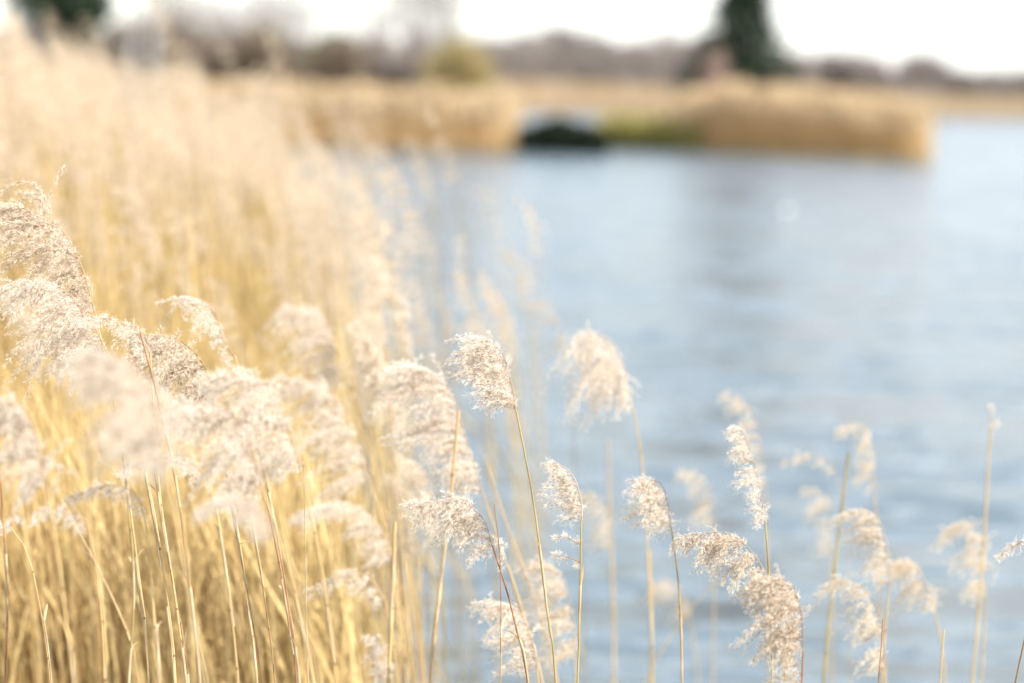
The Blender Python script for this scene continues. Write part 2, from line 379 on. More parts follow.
lean = np.stack([rg.normal(-.1, .25, n), rg.normal(0, .25, n), np.ones(n)], 1) * rg.uniform(.6, 1.5, (n, 1)) * np.interp(px, (598, 615, 700), (.5, 1, 1))[:, None]
g = Geo(); g.tris(np.stack([B - sd, B + sd, B + lean], 1), 0)
tag(link('grass', g.mesh('bank_grass', [M['grass']])), 'yellow-green tussock grass on the low island bank beside the tall reeds', 'grass', kind='stuff')

# ================================================================== far trees and shrubs
M['bark'] = mat('grey_bark', (.12, .10, .085), (.24, .20, .17), 4, .9)
M['twig'] = mat('bare_twig', (.20, .17, .15), (.31, .27, .245), .25, .9, 0, island=.4)
M['twig_brown'] = mat('brown_twig', (.15, .115, .085), (.27, .215, .16), .5, .9, 0, island=.4)
M['twig_pink'] = mat('pinkish_twig', (.30, .20, .17), (.48, .36, .31), .8, .9, .2, island=.4)
M['needle'] = mat('conifer_needle', (.016, .03, .018), (.05, .078, .04), 1.2, .7, .08, island=.5)
M['darkleaf'] = mat('dark_evergreen_leaf', (.006, .011, .006), (.018, .03, .011), 2, .8, 0, island=.5)
M['greenleaf'] = mat('fresh_green_leaf', (.10, .14, .03), (.22, .26, .07), 1, .7, .3, island=.5)
M['willow'] = mat('yellow_willow_twig', (.34, .27, .12), (.50, .42, .22), 1, .8, .25, island=.5)
M['birch'] = mat('birch_bark', (.22, .21, .2), (.5, .49, .47), 2.5, .8, 0, (1, 1, 2.5))

def crown_cloud(g, centres, n, size, w, rng, mt=0, upw=.5):
    """twigs or leaves scattered through several uneven clumps"""
    C = np.array([c[:3] for c in centres], float); Rr = np.array([c[3] for c in centres]); k = rng.choice(len(C), n, p=Rr ** 2 / (Rr ** 2).sum())
    d = unit(rng.normal(0, 1, (n, 3))); P = C[k] + d * (Rr[k] * rng.random(n) ** .45)[:, None] * np.array([1, 1, .9])
    D = unit(d * .7 + rng.normal(0, .6, (n, 3)) + [0, 0, upw]) * size * rng.uniform(.5, 1.3, (n, 1)); sd = unit(np.cross(D, rng.normal(0, 1, (n, 3)))) * w
    g.tris(np.stack([P - sd * .5, P + sd * .5, P + D], 1), mt)
def limbs(g, h, rng, r=.16, nl=9, reach=.38, first=.25):
    g.tube([(0, 0, -.1), (.04 * h * rng.normal(0, .4), .02, h * .35), (.03 * h * rng.normal(0, .5), 0, h * .7), (0, .02, h * .93)], [r, r * .75, r * .4, r * .1], 7)
    for k in range(nl):
        z = h * (first + (.8 - first) * k / nl); a = k * 2.4 + rng.uniform(-.4, .4); L = h * reach * (1 - .55 * k / nl) * rng.uniform(.8, 1.2)
        e = np.array([math.cos(a) * L, math.sin(a) * L, L * .9]); s = np.array([0, 0, z])
        g.tube([s, s + e * [.45, .45, .35], s + e], [r * .38, r * .22, r * .06], 5)
def tree_protos(kind, seed):
    rng = np.random.default_rng(seed); gt, gc = Geo(), Geo(); h = 8.0
    if kind == 'bare':
        limbs(gt, h, rng)
        cl = [(rng.normal(0, 1.2), rng.normal(0, 1.2), rng.uniform(2.8, 6.8), rng.uniform(.9, 1.7)) for _ in range(13)]
        crown_cloud(gc, cl, 4200, .8, .075, rng, 0, .7)
    return gt.mesh('trunk', [M['bark']]), gc.mesh('crown', [M['twig']])
bare = [tree_protos('bare', 20 + k) for k in range(4)]
def copy_thing(src, loc, scale, rz, label, group=None):
    c = src.copy(); COL.objects.link(c); c.location = loc; c.scale = scale if isinstance(scale, tuple) else (scale,) * 3; c.rotation_euler = (0, 0, rz)
    c['label'] = label
    if group: c['group'] = group
    for ch in src.children:
        k = ch.copy(); COL.objects.link(k); k.parent = c
    return c
srcs = []
rg = np.random.default_rng(77)
FARLAB = 'bare grey-mauve tree in the hazy belt lining the distant far shore'
k = 0
for row, (dist, step) in enumerate(((17, 22), (52, 26))):
    px = -10 + row * 13
    while px < 1060:
        y = shore_d(px) + dist + rg.uniform(-6, 8)
        hgt = np.interp(px, (0, 300, 520, 690, 800, 905, 930, 960, 1030), (7.5, 7.5, 8.0, 8.2, 7.6, 7.2, 7.2, 5.8, 5.2)) * rg.uniform(.72, 1.12) * (1.4 if row else 1.25) * y / 385
        loc = (bank_x(px, y), y, .35); sc = (hgt / 8 * 1.15, hgt / 8 * 1.15, hgt / 8)
        if k < 4:
            t = empty('bare_tree', loc, FARLAB, 'tree', 'bare trees on the far shore'); t.scale = sc
            link('trunk', bare[k][0], t); link('crown', bare[k][1], t); srcs.append(t)
        else: copy_thing(srcs[k % 4], loc, sc, rg.uniform(0, 6.28), FARLAB)
        k += 1; px += step * rg.uniform(.75, 1.25)

# conifer on the island
ROOT = Vector((bank_x(739, 118), 118, .3)); t = empty('conifer_tree', ROOT, 'tall dark green conifer rising from the reedy island', 'tree')
rng = np.random.default_rng(8); g = Geo(); g.tube([(0, 0, -.3), (0, 0, 5), (0, 0, 10.2)], [.22, .13, .02], 8); link('trunk', g.mesh('trunk', [M['bark']]), t)
g = Geo(); Ps, Ds = [], []
for z in np.arange(.5, 10.4, .16):
    rad = np.interp(z, (0, 1.2, 3, 7, 10.4), (2.4, 3.1, 2.9, 1.12, .05))
    for _ in range(9):
        a = rng.uniform(0, 6.28); L = rad * rng.uniform(.7, 1.1); d = np.array([math.cos(a), math.sin(a), -.25]); s = np.linspace(.12, 1, 11)[:, None]
        p = np.array([0, 0, z + .1]) + d * L * s + np.array([0, 0, .2]) * L * s * s; Ps.append(p + rng.normal(0, .05, p.shape)); Ds.append(np.repeat(d[None], 11, 0))
P = np.vstack(Ps); D = np.vstack(Ds); n = len(P)
for _ in range(2):
    dd = unit(D + rng.normal(0, .6, (n, 3)) + [0, 0, -.2]) * rng.uniform(.2, .42, (n, 1)); sd = unit(np.cross(dd, rng.normal(0, 1, (n, 3)))) * .11
    g.tris(np.stack([P - sd, P + sd, P + dd], 1), 0)
link('crown', g.mesh('crown', [M['needle']]), t)

def shrub(name, label, px, d, base_z, clumps, n, size, w, leafm, barkm='bark', seed=0, upw=.5, trunk=True, cat='shrub', grow=1.08):
    rng = np.random.default_rng(seed); loc = Vector((bank_x(px, d), d, base_z)); t = empty(name, loc, label, cat)
    if grow != 1: clumps = [(c[0] * grow, c[1] * grow, c[2] * grow, c[3] * grow) for c in clumps]; n = int(n * 1.3); w *= 1.2
    if trunk:
        g = Geo(); zt = max(c[2] for c in clumps)
        g.tube([(0, 0, -.2), (.05, 0, zt * .5), (0, 0, zt)], [.16, .1, .03], 6)
        for c in clumps: g.tube([(0, 0, zt * .15), (c[0] * .5, c[1] * .5, zt * .15 + (c[2] - zt * .15) * .6), (c[0], c[1], c[2] + c[3] * .3)], [.06, .04, .012], 5)
        link('trunk', g.mesh('trunk', [M[barkm]]), t)
    g = Geo(); crown_cloud(g, clumps, n, size, w, rng, 0, upw); link('crown', g.mesh('crown', [M[leafm]]), t)
    return t
rg = np.random.default_rng(3)
def cl(n, wx, wy, z0, z1, r0, r1): return [(rg.uniform(-wx, wx), rg.uniform(-wy, wy), rg.uniform(z0, z1), rg.uniform(r0, r1)) for _ in range(n)]
shrub('evergreen_bush', 'low blackish evergreen bush overhanging the water at the left bank tip', 561, 95.6, 0,
      [(x + rg.uniform(-.12, .12), yy, z * rg.uniform(.75, 1.1) * (1 if abs(x) < 1 else .82), rg.uniform(.34, .46)) for x in (-1.4, -.95, -.45, 0, .45, .95, 1.4) for yy in (-.7, 0, .6) for z in (.38, .85)] + [(-.6, 0, .98, .36), (.0, .1, 1.12, .36), (.6, 0, .95, .34)], 6500, .28, .16, 'darkleaf', seed=2, upw=.1, grow=1)
shrub('bare_shrub', 'pinkish bare shrub leaning against the conifer on the island', 717, 112, .3, cl(7, .5, .5, 2.0, 3.6, .35, .6), 700, .5, .035, 'twig_pink', seed=3)
shrub('evergreen_tree', 'dark evergreen tree above the reeds at the top left corner', 72, 100, .4, cl(20, 1.35, 1.0, 3.2, 6.6, .6, 1.1), 4000, .4, .2, 'needle', seed=4, cat='tree')
shrub('bare_shrub', 'dense dark brown bare thicket behind the left reeds near the green shrub', 205, 108, .4, cl(18, 3.6, 1.5, 1.4, 3.6, .7, 1.0), 5200, .6, .06, 'twig_brown', seed=5)
shrub('leafy_shrub', 'small fresh green shrub among the brown thickets on the left bank', 266, 112, .4, cl(5, .6, .5, 2.9, 4.0, .4, .65), 1500, .25, .14, 'greenleaf', seed=6)
shrub('bare_shrub', 'wide low brown bare thicket above the left reed belt', 305, 114, .4, cl(14, 3.0, 1.5, 1.4, 3.0, .8, 1.1), 4600, .6, .06, 'twig_brown', seed=7)
shrub('bare_shrub', 'grey-brown bare thicket in the middle of the left reed belt', 385, 116, .4, cl(12, 2.2, 1.3, 1.6, 3.6, .8, 1.1), 3600, .6, .055, 'twig', seed=8)
shrub('leafy_shrub', 'olive green shrub between the grey thickets on the left bank', 335, 119, .4, cl(6, 1.0, .6, 2.8, 4.0, .5, .75), 1500, .3, .1, 'greenleaf', seed=18)
shrub('willow_shrub', 'yellowish willow standing at the right end of the left reed belt', 457, 108, .4, cl(9, .9, .8, 1.5, 3.4, .5, .8), 2600, .5, .06, 'willow', seed=9)
shrub('bare_tree', 'tall thin bare tree rising into the white sky behind the yellowish willow', 446, 118, .4, cl(11, 1.4, 1, 3, 7.5, .7, 1.1), 1100, .7, .03, 'twig', seed=10, cat='tree')
shrub('bare_tree', 'tall thin bare tree over the grey thicket left of the yellowish willow', 372, 122, .4, cl(10, 1.4, 1, 3, 6.5, .7, 1.1), 700, .7, .03, 'twig', seed=11, cat='tree')
shrub('bare_tree', 'grey bare tree above the dark brown thicket at the upper left', 225, 125, .4, cl(12, 3.0, 1, 3, 6.0, .8, 1.3), 1700, .7, .04, 'twig', seed=12, cat='tree')
shrub('bare_tree', 'tall sparse bare tree between the greyer birch and the dark brown thicket', 186, 116, .4, cl(12, 1.6, 1, 3, 8.0, .8, 1.3), 1100, .8, .03, 'twig', seed=13, cat='tree')
shrub('bare_tree', 'tall sparse bare tree above the wide low brown thicket', 292, 120, .4, cl(11, 1.6, 1, 3, 7.0, .8, 1.2), 800, .8, .03, 'twig', seed=14, cat='tree')
shrub('bare_tree', 'slim bare tree between the grey thicket and the yellowish willow', 415, 126, .4, cl(9, 1.0, 1, 3, 7.6, .7, 1.0), 600, .8, .03, 'twig', seed=15, cat='tree')
def birch(label, px, d, lean, seed):
    rng = np.random.default_rng(seed); t = empty('birch_tree', (bank_x(px, d), d, .4), label, 'tree'); g = Geo()
    g.tube([(0, 0, -.2), (lean * .3, 0, 3), (lean * .7, 0, 6.5), (lean, 0, 10)], [.14, .12, .09, .03], 8)
    for k in range(7):
        a = k * 2.3; s = np.array([lean * .5, 0, 5 + k * .6]); e = s + np.array([math.cos(a) * 1.4, math.sin(a) * 1.4, 1.2]); g.tube([s, (s + e) / 2 + [0, 0, .15], e], [.05, .03, .01], 5)
    link('trunk', g.mesh('trunk', [M['birch']]), t)
    g = Geo(); crown_cloud(g, cl(10, 1.4, 1.4, 6, 9.5, .7, 1.1), 1200, .6, .03, rng, 0, -.4); link('crown', g.mesh('crown', [M['twig']]), t)
birch('pale birch trunk just right of the dark evergreen at the top left', 132, 88, .1, 31)
birch('greyer birch trunk between the pale birch and the brown thicket', 156, 92, -.1, 32)

# pale float on the water
g = Geo(); an = np.linspace(0, math.pi, 9); prof = [(0.0005, -.06)] + [(.07 * math.sin(a), .0 - .05 * math.cos(a) + .01) for a in an[1:-1]] + [(.02, .066), (.015, .09), (.0005, .094)]
V = [(r * math.cos(b), r * math.sin(b), z) for r, z in prof for b in np.arange(12) / 12 * 2 * math.pi]
Q = [[i * 12 + j, i * 12 + (j + 1) % 12, (i + 1) * 12 + (j + 1) % 12, (i + 1) * 12 + j] for i in range(len(prof) - 1) for j in range(12)]
g.quads(V, Q); M['float'] = mat('white_float', (.75, .75, .73), (.82, .82, .8), 8, .35)
fl = link('float', g.mesh('float', [M['float']]), None, at(787, 211, 54)); fl.location.z = 0.0
tag(fl, 'tiny pale float alone on the open water below the island', 'float')

# ================================================================== the reed bed: masses first, then every single reed that shows
def reed_variant(seed, hres=(84, .0062, 4)):
    """one generic reed about 2.2 m tall whose head streams to -X"""
    rng = np.random.default_rng(seed); top = 2.2; lean = rng.uniform(-.30, -.12); hl = rng.uniform(.22, .33)
    def sx(z): return lean * (z / top) ** 1.6
    zs = top - hl
    gs = Geo(); pts = [(sx(z), rng.normal(0, .01) if 0 < z < zs else 0, z) for z in (0, .5, 1.0, 1.5, zs)]; stem_geo(gs, pts, .0036, .0021, 6, rng, 18)
    b = np.array(pts[-1]); rp = [b, b + [-.025, 0, hl * .45], b + [-.06 - rng.uniform(0, .03), .01, hl * .85], b + [-.10 - rng.uniform(0, .07), 0, hl * rng.uniform(.85, 1.1)]]
    gp = Geo(); panicle(gp, rp, (-1, rng.uniform(-.3, .3), -.25), rng.uniform(.065, .105), nbr=hres[0], step=hres[1], hairs=hres[2], spread=.4, sag=.6, hair_len=.012, hair_w=.0026, body_w=.0024, rng=rng)
    gl = []
    for k in range(rng.integers(1, 3)):
        z = rng.uniform(.5, 1.5); q = Geo(); leaf_geo(q, (sx(z), 0, z), (rng.uniform(-.55, .1), rng.uniform(-.3, .3), 1.0), rng.uniform(.18, .36), rng.uniform(.006, .010), rng.uniform(.2, 1.2), rng)
        gl.append(q)
    return gs, gp, gl

def edge_x(d): return -0.30 - 0.145 * (d - 6)
def top_z(x, d, rg):
    inn = np.clip((edge_x(d) - x) / 1.1, -.5, 1.6)
    return 1.98 + .26 * inn + .28 * np.clip((d - 7) / 5, 0, 1) + .18 * np.clip((d - 12) / 6, 0, 1) + rg.normal(0, .12)
rg = np.random.default_rng(42)
plots = []
while len(plots) < 3100:
    d = 6.7 + 13.0 * rg.random() ** 1.1
    lo = bank_x(-70, d) - .5
    if rg.random() < .93: x = rg.uniform(lo, edge_x(d) + .02)
    else: x = edge_x(d) + rg.exponential(.27 if d > 8.5 else .06)
    headed = x > edge_x(d) + .05 or rg.random() < np.interp(d, (7.5, 9, 11), (.0, .13, .42))
    tz = top_z(x, d, rg) - abs(rg.normal(0, .20)) + (rg.uniform(.1, .33) if d > 9 and rg.random() < .15 else 0)
    if d < 8.6 and x < edge_x(d) + .05: tz = min(tz - .1, rg.uniform(1.25, 1.95)) if not headed else min(tz, rg.uniform(1.75, 2.05))
    plots.append((x, d, tz, headed))
plots.sort(key=lambda q: q[1] + rg.uniform(-.7, .7) + (8 if bank_x(-30, q[1]) > q[0] else 0))
N_SINGLE = 205
single, rest = plots[:N_SINGLE], plots[N_SINGLE:]
G_BED = 'reeds of the dense golden bed'
LAB_BED = 'soft buff-headed golden reed among the crowded rows filling the left half'
LAB_BARE = 'bare golden cane without a head among the crowded rows filling the left half'
LAB_FRINGE = 'loose out-of-focus reed on the thin right fringe of the golden bed against water'
src = []
for k in range(12):
    gs, gp, gl = reed_variant(100 + k); col = ['straw', 'straw', 'olive', 'straw', 'brown', 'straw'][k % 6]
    src.append((gs.mesh('reed_stem', [M[col], M['node']]), gp.mesh('reed_seed_head', [M['hair_soft'], M['spikelet_soft']]), [q.mesh('reed_leaf', [M['leaf']]) for q in gl]))
protos = []
protos = {}
for i, (x, y, tz, headed) in enumerate(single):
    gz = ground_z(x, y) - .05; s = (tz - gz) / 2.2 * rg.uniform(.94, 1.04); k = i % 12; fringe = x > edge_x(y) - .02
    headed = headed or (fringe and y > 8.5); fringe = fringe and headed; lab = LAB_FRINGE if fringe else LAB_BED if headed else LAB_BARE; grp = 'reeds on the fringe of the golden bed' if fringe else G_BED if headed else 'bare canes of the golden bed'
    loc = (x - (-.25) * s, y, gz); rz = rg.normal(0, .45)
    if (k, headed) not in protos:
        t = empty('reed', loc, lab, 'reed', grp, rz); t.scale = (s,) * 3
        link('stem', src[k][0], t)
        if headed: link('seed_head', src[k][1], t)
        for lm in src[k][2]: link('leaf', lm, t)
        protos[k, headed] = t
    else: copy_thing(protos[k, headed], loc, s, rz, lab, grp)
# the countless rest as one mass
var = []
for k in range(8):
    gs, gp, gl = reed_variant(300 + k, (42, .011, 3)); a = Geo()
    P = np.concatenate(gs.v); 
    vs = []
    for gg, mo in ((gs, None), (gp, None)): vs.append((np.concatenate(gg.v), gg))
    var.append((gs, gp, gl))
def soup(gg):
    """triangles and material of a Geo"""
    V = np.concatenate(gg.v); T = []; mm = []
    for f, mi in zip(gg.f, gg.mi):
        if f.shape[1] == 3: T.append(V[f]); mm.append(mi)
        else: T.append(V[f[:, [0, 1, 2]]]); T.append(V[f[:, [0, 2, 3]]]); mm += [mi, mi]
    return np.concatenate(T), np.concatenate(mm)
big = Geo(); baked = []
for gs, gp, gl in var:
    st = []
    z = np.array([0, .55, 1.1, 1.65, 1.98]); V = np.concatenate(gs.v)
    ctr = [V[np.abs(V[:, 2] - zz).argsort()[:6]].mean(0) for zz in z]; q = Geo(); q.tube(ctr, np.linspace(.0040, .0024, 5), 3); 
    for l_ in gl: 
        q.v += l_.v; q.f += [f + q.n for f in l_.f]; q.mi += l_.mi; q.sm += l_.sm; q.n += l_.n
    S_, _ = soup(q); P_, pm = soup(gp); baked.append((S_, P_[pm == 0], P_[pm == 1]))
for (x, y, tz, headed) in rest:
    gz = ground_z(x, y) - .05; s = (tz - gz) / 2.2 * rg.uniform(.92, 1.05); a = rg.normal(0, .5); ca, sa = math.cos(a) * s, math.sin(a) * s
    Rm = np.array([[ca, -sa, 0], [sa, ca, 0], [0, 0, s]]).T; off = np.array([x + .25 * s, y, gz])
    S_, A_, B_ = baked[rg.integers(0, 8)]
    big.tris(S_ @ Rm + off, 0, True)
    if not headed: continue
    big.tris(A_ @ Rm + off, 1); big.tris(B_ @ Rm + off, 2)
# dead leaves and headless canes low in the bed
def filler(n, seed):
    r2 = np.random.default_rng(seed)
    for _ in range(n):
        d = 6.9 + 10.5 * r2.random() ** 1.4; x = r2.uniform(bank_x(-70, d) - .3, edge_x(d) + .02); gz = ground_z(x, d)
        hgt = r2.uniform(.7, 1.75); ln = r2.normal(-.16, .16) * hgt; w = r2.uniform(.003, .0075); sd = np.array([w, 0, 0]) if r2.random() < .6 else np.array([w * .6, w * .8, 0])
        b = np.array([x - ln * .5, d, gz]); mdd = b + [ln * .35, r2.normal(0, .02), hgt * .55]; tp = b + [ln, r2.normal(0, .05), hgt]
        big.tris([[b - sd, b + sd, mdd + sd], [b - sd, mdd + sd, mdd - sd], [mdd - sd, mdd + sd, tp]], 0)
filler(7000, 9)
tag(link('reed_bed', big.mesh('reed_bed', [M['bed_stem'], M['hair_bed'], M['spikelet_soft']])), 'golden mass of reeds behind the front rows filling the left of the picture', 'reeds', kind='stuff')

# ---- single reeds, each placed at its own distance
X = reed_obj
X('sharp pale reed with flag-shaped head and curved olive stem, tallest before the water', [(556, 700), (546, 600), (533, 500), (516, 412)], [(516, 412), (512, 385), (503, 355), (489, 340)], 5.4, 50, 186, 130, .22, .35, 'olive', prof=[.75, .9, 1, .95, .75], along=.35)
X('sharp upright reed with small pale head and two loose tufts below it', [(576, 700), (580, 600), (582, 520)], [(582, 520), (581, 498), (572, 474), (556, 462)], 5.4, 31, 190, 80, .28, .3, 'olive', twigs=[(580, 544, 558, 537), (580, 562, 556, 556)], prof=[.9, 1, .7, .75, .4])
X('slightly soft pale drooping head on olive stem, third sharp head over open water', [(682, 700), (679, 590), (671, 528)], [(671, 528), (668, 505), (662, 485), (648, 478)], 5.75, 44, 208, 95, .25, .5, 'olive', prof=[.7, 1, .95, .7, .5])
X('sharp tan head arching flat to the left with hanging branches, above the biggest lower head', [(786, 700), (781, 640), (770, 590), (766, 574)], [(766, 574), (752, 552), (728, 533), (684, 535)], 5.35, 42, 232, 100, .25, .5, 'brown', prof=[.7, 1, 1, .6, .35], tan=True)
X('large brown-shaded drooping head on reddish stem at bottom right of centre', [(802, 720), (802, 690), (803, 650)], [(803, 650), (801, 610), (789, 582), (762, 576)], 5.05, 58, 222, 150, .26, .5, 'russet', prof=[.5, .9, 1, .85, .5], tan=True)
X('small brownish head cut by the bottom edge under the large brown-shaded head', [(802, 740), (803, 715), (803, 700)], [(803, 700), (800, 670), (790, 648)], 5.05, 24, 200, 50, .35, .4, 'russet', tan=True)
X('narrow upright cream head on straight olive stem above the tan arching head', [(772, 700), (771, 600), (766, 520)], [(766, 520), (760, 490), (752, 455), (742, 430)], 5.65, 22, 196, 85, .4, .35, 'olive', prof=[.5, .8, 1.1, .9, .7], along=.7)
X('blurred cream curl right behind the narrow upright head', [(768, 700), (768, 600), (764, 480)], [(764, 480), (758, 430), (745, 402), (728, 395)], 7.6, 24, 200, 60, .4, .4, 'straw', soft=True)
X('soft cream reed with long head hanging down left, tall against the open water', [(654, 700), (648, 560), (641, 450), (628, 388)], [(628, 388), (621, 356), (606, 336), (582, 328)], 6.7, 70, 244, 120, .2, .5, 'straw', prof=[.35, .6, 1, 1.1, .5], along=.3)
X('large soft cream head just left of the flag-shaped head, layered like a fan', [(545, 700), (522, 610), (500, 545), (482, 492)], [(482, 492), (467, 440), (448, 388), (418, 368)], 6.2, 62, 194, 190, .25, .35, 'straw', prof=[.5, .8, 1, 1, .5])
X('thick pale bare cane crossing behind the broad fluffy head', [(428, 700), (441, 580), (452, 490), (460, 410)], None, 6.1, col='straw', r=.0042, tip=.0034)
X('pale slanting cane below the flag-shaped head, leaning left', [(560, 700), (535, 600), (508, 530), (484, 455)], None, 6.6, col='straw', r=.0036)
X('broad fluffy white head ending at a dark red-brown stem, left of the olive stem', [(530, 700), (517, 630), (505, 585), (492, 546)], [(492, 546), (484, 520), (462, 502), (416, 503)], 5.5, 52, 224, 150, .3, .45, 'russet', prof=[.9, 1, .9, .6, .5])
X('round pale head low behind a thin red stem, near the bottom centre', [(540, 720), (540, 690), (538, 668)], [(538, 668), (532, 640), (520, 612), (494, 602)], 5.85, 42, 194, 110, .3, .4, 'straw', prof=[.8, 1, .95, .7, .4])
X('thin straight reddish bare cane before the round low head', [(500, 700), (501, 640), (500, 560), (494, 505)], None, 5.35, col='russet', r=.0018, tip=.0010)
X('soft cream head behind the two-tufted reed, right of the olive stem', [(578, 720), (577, 690), (575, 655)], [(575, 655), (573, 615), (562, 575), (538, 560)], 6.5, 42, 205, 100, .3, .45, 'straw', soft=True, prof=[.9, 1, 1, .8, .5])
# right-hand soft reeds
X('soft cream head with three lobes above the dark bare tip at the lower right', [(880, 700), (884, 640), (889, 582)], [(889, 582), (888, 548), (878, 518), (860, 508)], 6.3, 34, 210, 80, .32, .5, 'straw', soft=True, prof=[.6, .9, 1, .9, .8])
X('soft ragged cream head low at right, left of the dark bare tip', [(888, 720), (887, 700), (885, 668)], [(885, 668), (882, 625), (868, 590), (842, 578)], 6.15, 36, 205, 80, .33, .5, 'straw', soft=True, prof=[.9, .6, 1, .6, .8])
X('blurred cream head drooping right of the three-lobed head', [(946, 700), (942, 650), (932, 604)], [(932, 604), (924, 578), (910, 560), (892, 562)], 6.7, 36, 222, 75, .32, .5, 'straw', soft=True, prof=[.5, .9, 1, .7, .5])
X('blurred cream hooked head beside the two tallest canes at right', [(980, 700), (984, 640), (986, 592)], [(986, 592), (985, 555), (974, 524), (950, 527)], 7.0, 32, 222, 75, .3, .5, 'straw', soft=True, prof=[.8, 1, .8, .7, .8])
X('tall cane topped by a small round tuft near the right edge', [(970, 700), (977, 630), (984, 540), (991, 428)], [(991, 428), (991, 420), (990, 411)], 6.9, 9, 90, 26, 1.0, .1, 'straw', soft=True, r=.0036, tip=.003)
X('blurred cream hook high above the lower right reeds', [(885, 700), (880, 600), (874, 480)], [(874, 480), (873, 450), (862, 424), (843, 425)], 7.4, 26, 225, 60, .35, .5, 'straw', soft=True, prof=[.9, 1, .9, .8, .6])
X('broad blurred bare cane leaning right, its tip under the flat tuft', [(822, 700), (829, 620), (838, 540), (849, 452)], None, 6.7, col='olive', r=.0042, tip=.0032)
X('small flat cream tuft floating left of the high hook', [(852, 700), (850, 600), (846, 520), (834, 468)], [(834, 468), (826, 459), (806, 455), (786, 462)], 7.2, 12, 200, 40, .5, .2, 'straw', soft=True, r=.0016, tip=.0008)
X('sharp small tan head entering from the right edge', [(1062, 700), (1060, 620), (1048, 550)], [(1048, 550), (1040, 538), (1022, 542), (1000, 554)], 5.3, 11, 215, 60, .5, .3, 'brown')
X('short sharp dark brown bare tip at the bottom right', [(876, 720), (879, 670), (882, 619)], None, 5.3, col='russet', r=.0022, tip=.0012)
X('short tan bare tip right of the dark bare tip', [(937, 720), (940, 675), (943, 630)], None, 5.9, col='straw', r=.0028, tip=.002)
X('dark slanting bare cane at the bottom right corner', [(1008, 720), (1016, 680), (1028, 630)], None, 5.35, col='brown', r=.0026, tip=.002)
X('faint blurred cream head left of the broad leaning cane', [(832, 700), (832, 620), (832, 545)], [(832, 545), (832, 520), (826, 495), (808, 490)], 8.4, 26, 225, 50, .35, .5, 'straw', soft=True)
X('faint blurred cream curl between the drooping head and the narrow upright head', [(712, 700), (714, 600), (714, 520)], [(714, 520), (712, 495), (702, 474), (684, 470)], 8.2, 26, 222, 50, .35, .5, 'straw', soft=True)
X('faint blurred head behind the two-tufted reed and the drooping head', [(612, 700), (614, 620), (612, 545)], [(612, 545), (610, 520), (600, 500), (584, 497)], 9.0, 34, 225, 60, .35, .5, 'straw', soft=True)
X('faint low blurred head under the third sharp head', [(700, 720), (698, 670), (690, 615)], [(690, 615), (684, 592), (670, 580), (655, 583)], 8.6, 28, 225, 50, .35, .5, 'straw', soft=True)
X('wide blurred bare cane between the two-tufted reed and the drooping head', [(614, 700), (613, 600), (610, 500), (608, 440)], None, 7.9, col='straw', r=.004, tip=.003)
X('blurred bare cane directly under the third sharp head', [(651, 700), (652, 620), (649, 550)], None, 7.2, col='straw', r=.0035, tip=.003)
X('blurred slanting pale leaf-topped cane under the tan arching head', [(640, 700), (668, 640), (700, 598), (722, 578)], None, 7.6, col='straw', r=.003, tip=.0014)
X('very blurred lone cream head high over the water, right of the bed', [(544, 640), (543, 500), (541, 330), (540, 250)], [(540, 250), (537, 228), (530, 205), (520, 198)], 10.8, 14, 225, 60, .5, .5, 'straw', soft=True, r=.0025)
X('very blurred pale tuft below the lone high cream head', [(536, 640), (535, 500), (534, 380), (533, 285)], [(533, 285), (532, 270), (527, 258)], 11.5, 12, 225, 40, .5, .5, 'straw', soft=True, r=.0022)
X('blurred buff head rising out of the bed behind the flag-shaped head', [(545, 640), (520, 450), (492, 340)], [(492, 340), (478, 318), (466, 285), (463, 238)], 9.3, 16, 190, 70, .5, .3, 'straw', soft=True)
X('blurred pale plume at the bed fringe left of the buff head', [(470, 640), (455, 450), (432, 330)], [(432, 330), (424, 300), (414, 262), (408, 200)], 10.5, 22, 200, 80, .45, .3, 'straw', soft=True)
X('blurred thin tuft right of the buff head at the bed fringe', [(540, 640), (530, 480), (518, 360)], [(518, 360), (515, 335), (508, 310), (498, 300)], 10.2, 14, 215, 50, .4, .4, 'straw', soft=True, r=.0022)
# heads over the left bed
X('largest sharp shaggy head at the left edge with dark brown hollow', [(150, 700), (136, 560), (118, 420), (97, 320)], [(97, 320), (80, 262), (54, 222), (10, 204)], 5.55, 74, 204, 210, .27, .45, 'straw', prof=[.5, .85, 1, .9, .3], tan=True)
X('sharp shaggy head directly below the largest one, pointed to the left', [(176, 700), (160, 560), (136, 430), (112, 362)], [(112, 362), (88, 316), (58, 286), (14, 280)], 5.35, 66, 230, 200, .26, .45, 'straw', prof=[.6, 1, 1, .7, .3])
X('slim pale head bridging between the pointed shaggy head and the rounded one', [(188, 700), (172, 580), (158, 490), (150, 352)], [(150, 352), (136, 330), (112, 318), (84, 320)], 5.3, 17, 205, 70, .45, .3, 'straw')
X('rounded sharp tan head right of the shaggy pair, ahead of the small lone one', [(258, 700), (247, 600), (236, 520), (214, 404)], [(214, 404), (204, 366), (178, 340), (138, 334)], 5.4, 66, 232, 190, .27, .45, 'straw', prof=[.5, .9, 1, .8, .4], tan=True)
X('small lone pale head standing clear above the rounded tan one', [(300, 700), (284, 590), (264, 470), (234, 356)], [(234, 356), (222, 338), (214, 312), (192, 298)], 5.85, 24, 200, 80, .4, .35, 'straw', prof=[.3, .35, 1, 1, .9])
X('thick straight brown cane running up into the bridging head', [(201, 700), (188, 570), (174, 470), (152, 375), (140, 332)], None, 5.15, col='brown', r=.0038, tip=.0022)
X('brown cane rising just left of the thick straight one', [(190, 700), (171, 570), (156, 480), (146, 430)], None, 5.3, col='brown', r=.0028)
